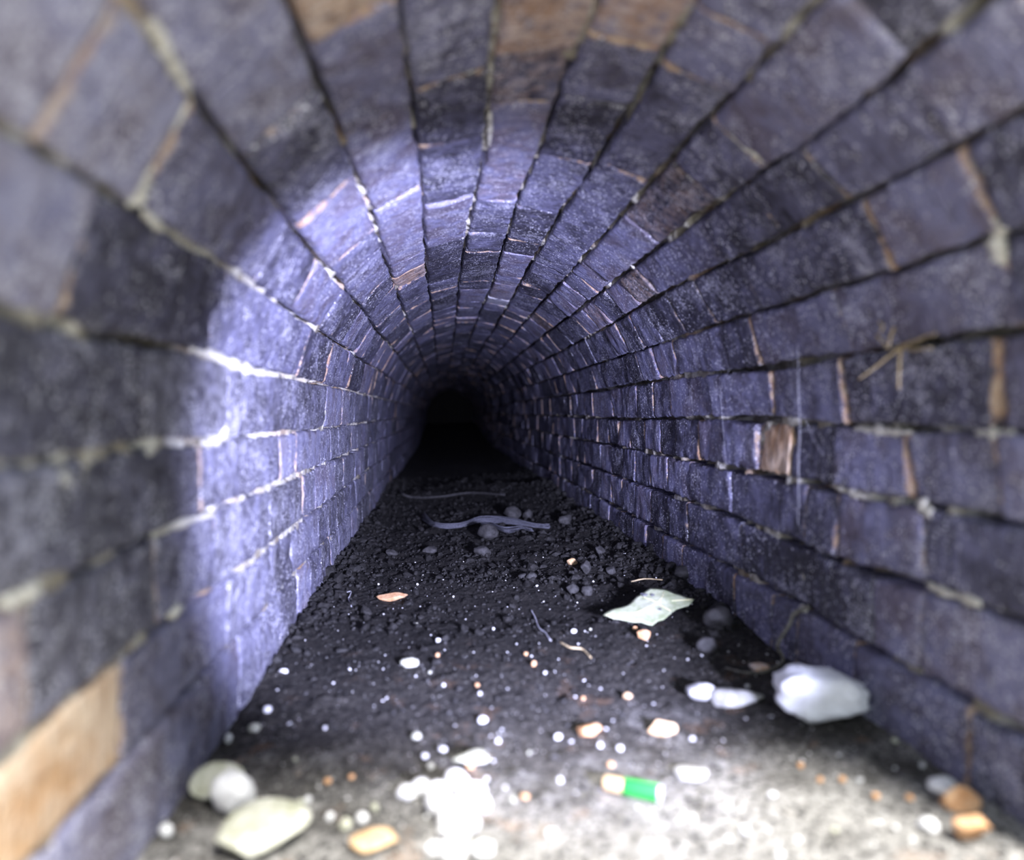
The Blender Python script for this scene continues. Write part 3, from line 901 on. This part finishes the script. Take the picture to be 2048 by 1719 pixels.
# small loops and threads
tube_thing('pale_rootlet', [fl(694, 1186), fl(702, 1186, 0.004), fl(699, 1196, 0.003), fl(697, 1200), fl(703, 1214)], 0.0011, 0.0008, M_WEB, 'tiny pale looped rootlet on black soil near left wall', 'rootlet', 6)
tube_thing('pale_rootlet', [fl(1062, 1222), fl(1070, 1236, 0.004), fl(1078, 1258, 0.003), fl(1090, 1268, 0.003), fl(1100, 1282)], 0.0012, 0.0008, M_WEB, 'pale kinked rootlet at mid floor left of the leaf', 'rootlet', 6)
tube_thing('straw_bit', [fl(1120, 1288, 0.003), fl(1140, 1300, 0.004), fl(1165, 1304, 0.004), fl(1182, 1318, 0.002)], 0.0016, 0.0009, M_STRAW, 'short bit of yellow straw below the pale rootlet', 'straw', 6)
tube_thing('straw_bit', [fl(1262, 1166, 0.003), fl(1290, 1162, 0.004), fl(1325, 1168, 0.003)], 0.0016, 0.0009, M_STRAW, 'short straw bit lying just behind the pale leaf', 'straw', 6)

# dry rootlets sprouting from a joint of the right wall
tuft = link('dry_rootlet_tuft', None, None, wall_pt(1812, 690, 0.0))
tag(tuft, 'tuft of dry tan rootlets sticking out of right wall joint', 'rootlets')
for pts in ([(1800, 652), (1806, 668), (1815, 686)], [(1815, 688), (1860, 676), (1890, 664), (1926, 656)], [(1812, 692), (1785, 722), (1752, 755)],
            [(1814, 694), (1824, 725), (1836, 774)], [(1764, 668), (1790, 678), (1812, 688)], [(1816, 690), (1850, 694), (1905, 688)], [(1770, 640), (1790, 645), (1797, 655)]):
    P = [wall_pt(x, y, 0.006 + 0.006 * i) for i, (x, y) in enumerate(pts)]
    tube_thing('rootlet', P, 0.0015, 0.0008, M_STRAW, '', '', n=6, parent=tuft, seg=5)

# dusty spider threads on the right wall
web = link('spider_web', None, None, wall_pt(1612, 1050, 0.0))
tag(web, 'dusty white spider threads hanging down the right wall', 'spider web')
for pts, r in (([(1608, 690), (1612, 800), (1611, 900), (1609, 1050)], 0.0007), ([(1606, 740), (1614, 850), (1612, 905)], 0.0005), ([(1613, 815), (1635, 865), (1662, 912)], 0.0005),
               ([(1470, 735), (1452, 775), (1455, 830), (1462, 930)], 0.0004), ([(1480, 742), (1462, 760), (1452, 778)], 0.0004), ([(1608, 905), (1612, 1015)], 0.0008)):
    tube_thing('thread', [wall_pt(x, y, 0.008) for x, y in pts], r * 0.36, r * 0.26, M_WEB, '', '', n=5, parent=web, seg=4)

# ------------------------------------------------------------------ pale leaf
lc = fl(1311, 1250, 0.002)
leaf = link('dead_leaf', None, None, lc)
tag(leaf, 'pale green dead leaf lying on dark soil near right wall', 'leaf')
OUT = [(-0.073, 0.010), (-0.055, 0.024), (-0.032, 0.036), (-0.012, 0.056), (0.012, 0.066), (0.034, 0.063), (0.055, 0.054), (0.073, 0.044),
       (0.060, 0.033), (0.045, 0.026), (0.030, 0.014), (0.012, 0.002), (-0.006, -0.002), (-0.020, 0.004), (-0.042, 0.004), (-0.060, 0.003)]
def leaf_z(u, v):
    return 0.006 + 0.45 * v + 0.007 * math.sin(u * 70) * 0.5 - 0.10 * abs(v - 0.030 - 0.25 * u) + 0.0015 * fbm(u * 60, v * 60, 0, 2)
V, Fc = [], []
NR = 7
cenl = (0.004, 0.030)
for layer in (0, 1):
    V.append(Vector((cenl[0], cenl[1], leaf_z(*cenl) - layer * 0.0009)))
    for r in range(1, NR + 1):
        for k in range(len(OUT) * 2):
            i = k // 2; a = OUT[i]; b = OUT[(i + 1) % len(OUT)]
            q = a if k % 2 == 0 else ((a[0] + b[0]) / 2, (a[1] + b[1]) / 2)
            t = r / NR
            jit = 1 + (0.05 * noise.noise((q[0] * 120, q[1] * 120, 2)) if r == NR else 0)
            u = cenl[0] + (q[0] - cenl[0]) * t * jit; v = cenl[1] + (q[1] - cenl[1]) * t * jit
            V.append(Vector((u, v, leaf_z(u, v) - layer * 0.0009)))
NO = len(OUT) * 2; L = 1 + NR * NO
for layer in (0, 1):
    o0 = layer * L
    for k in range(NO):
        k2 = (k + 1) % NO
        f = [(o0, o0 + 1 + k, o0 + 1 + k2)] + [(o0 + 1 + (r - 1) * NO + k, o0 + 1 + r * NO + k, o0 + 1 + r * NO + k2, o0 + 1 + (r - 1) * NO + k2) for r in range(1, NR)]
        Fc += [tuple(reversed(x)) for x in f] if layer == 0 else f
for k in range(NO):
    k2 = (k + 1) % NO; a = 1 + (NR - 1) * NO
    Fc.append((a + k, a + k2, L + a + k2, L + a + k))
link('blade', new_mesh('blade', V, Fc, M_LEAF), leaf)
def vein(pts, r):
    P = [Vector((u, v, leaf_z(u, v) + 0.0002)) for u, v in pts]
    V, Fc = tube_data(spline(P, 5), [r] * (5 * (len(P) - 1) + 1), 5)
    link('vein', new_mesh('vein', V, Fc, M_VEIN), leaf)
vein([(-0.004, 0.052), (0.008, 0.036), (0.020, 0.022), (0.028, 0.016)], 0.0010)
vein([(-0.070, 0.009), (-0.030, 0.018), (0.014, 0.030), (0.045, 0.038), (0.070, 0.044)], 0.0009)
vein([(-0.002, 0.026), (0.010, 0.030), (0.022, 0.040), (0.030, 0.056)], 0.0006)
for (u, v, w, h) in ((0.002, 0.054, 0.007, 0.003), (0.010, 0.049, 0.004, 0.003), (-0.002, 0.058, 0.004, 0.002), (0.012, 0.018, 0.003, 0.002)):
    vs = rock_verts(ICO2[0], w, h, 0.0008, u * 900 + 3, 2)
    link('dirt_spot', new_mesh('dirt_spot', [q + Vector((u, v, leaf_z(u, v) + 0.0004 + 0.45 * q.y)) for q in vs], ICO2[1], M_STAIN), leaf)

# ------------------------------------------------------------------ small green tube with a brass end
a = fl(1208, 1580, 0.0); b = fl(1324, 1604, 0.0)
ax = (b - a); Lc = ax.length; ax.normalize()
tube = link('green_tube', None, None, (a + b) / 2)
tag(tube, 'short green tube with brass-coloured end lying at the bottom right of centre', 'tube')
def lathe(name, prof_pts, mat, parent, seg=28):
    side = ax.cross(Vector((0, 0, 1))).normalized(); up = side.cross(ax)
    o0 = a + Vector((0, 0, 0.0068)) - parent.location
    V, Fc = [], []
    for (t, r) in prof_pts:
        for k in range(seg):
            g = 2 * math.pi * k / seg
            V.append(o0 + ax * (t * Lc) + (side * math.cos(g) + up * math.sin(g)) * r)
    for i in range(len(prof_pts) - 1):
        for k in range(seg):
            p, q = i * seg + k, i * seg + (k + 1) % seg
            Fc.append((p, q, q + seg, p + seg))
    Fc.append(tuple(range(seg - 1, -1, -1))); n = len(prof_pts) - 1
    Fc.append(tuple(range(n * seg, n * seg + seg)))
    return link(name, new_mesh(name, V, Fc, mat), parent)
lathe('brass_end', [(0.0, 0.0046), (0.015, 0.0054), (0.05, 0.0056), (0.34, 0.0058), (0.36, 0.0054)], M_BRASS, tube)
lathe('green_sleeve', [(0.34, 0.0062), (0.355, 0.0066), (0.60, 0.0067), (0.93, 0.0067), (0.95, 0.0064)], M_GREEN, tube)
lathe('bright_rim', [(0.94, 0.0060), (0.95, 0.0070), (0.985, 0.0070), (1.0, 0.0062)], M_STEEL, tube)

# ------------------------------------------------------------------ lumps of pointing mortar that still stand proud in the joints
M_LIME = mat_rock('crumbling_lime_mortar', (0.40, 0.37, 0.30), (0.66, 0.64, 0.57), 90, 0.9, (0.36, 0.24, 0.14), 0.1, bump=0.004)
def mortar_lump(pts, r, flat=0.55):
    c = spline([wall_pt(x, y, -0.0015) for x, y in pts], 8)
    s_mid, _ = pix_sd(*pts[len(pts) // 2]); (_, _), n = prof(s_mid); nn = Vector((n[0], 0, n[1]))
    m = len(c); sd = pts[0][0] * 0.37
    rads = [r * (0.35 + 0.65 * math.sin(math.pi * (i + 0.4) / (m - 0.2))) * max(0.3, 1 + 1.1 * noise.noise((i * 0.9, sd, 0.5)) + 0.5 * noise.noise((i * 2.1, sd, 3.5))) for i in range(m)]
    V, Fc = tube_data(c, rads, 10, 0.7, sd)
    W = []
    for i, v in enumerate(V):
        p = c[i // 10]; q = v - p
        W.append(p + q - nn * (q.dot(nn) * (1 - flat)) + Vector((0.0008, 0.0008, 0.0008)) * noise.noise(v * 220))
    par = roots['right'] if s_mid < LR else (roots['vault'] if s_mid < LR + LA else roots['left'])
    cen = sum(W, Vector()) / len(W)
    link('mortar_lump', new_mesh('mortar_lump', [w - cen for w in W], Fc, M_LIME), par, cen)
for pts, r in (([(300, 18), (320, 70), (350, 130), (383, 186)], 0.005), ([(386, 200), (350, 260), (312, 320)], 0.0035), ([(310, 328), (282, 388), (260, 412)], 0.0065),
               ([(288, 422), (312, 445), (332, 462)], 0.004), ([(1446, 256), (1490, 295), (1526, 326)], 0.0048), ([(2006, 436), (1988, 480), (2002, 530)], 0.008),
               ([(386, 698), (440, 715), (490, 738), (562, 752)], 0.0052), ([(404, 886), (440, 880), (456, 850)], 0.005), ([(656, 790), (646, 858)], 0.0028),
               ([(310, 1068), (360, 1048), (400, 1035), (432, 1028)], 0.0042), ([(1700, 858), (1760, 862), (1822, 866)], 0.0040),
               ([(1948, 866), (1990, 870), (2026, 872)], 0.0055), ([(1830, 1000), (1850, 1016), (1862, 1036)], 0.0050), ([(1850, 1168), (1884, 1182), (1958, 1206)], 0.0045),
               ([(1596, 1212), (1612, 1222)], 0.0045), ([(962, 136), (908, 160), (852, 182)], 0.0026), ([(116, 944), (130, 958), (146, 972)], 0.0055), ([(980, 225), (980, 262), (978, 296)], 0.0035),
               ([(1660, 970), (1700, 985), (1726, 994)], 0.0035), ([(1290, 532), (1278, 545), (1250, 522)], 0.0035), ([(336, 1232), (352, 1222), (372, 1212)], 0.0040), ([(0, 1208), (40, 1195), (90, 1172)], 0.0045)):
    mortar_lump(pts, r)
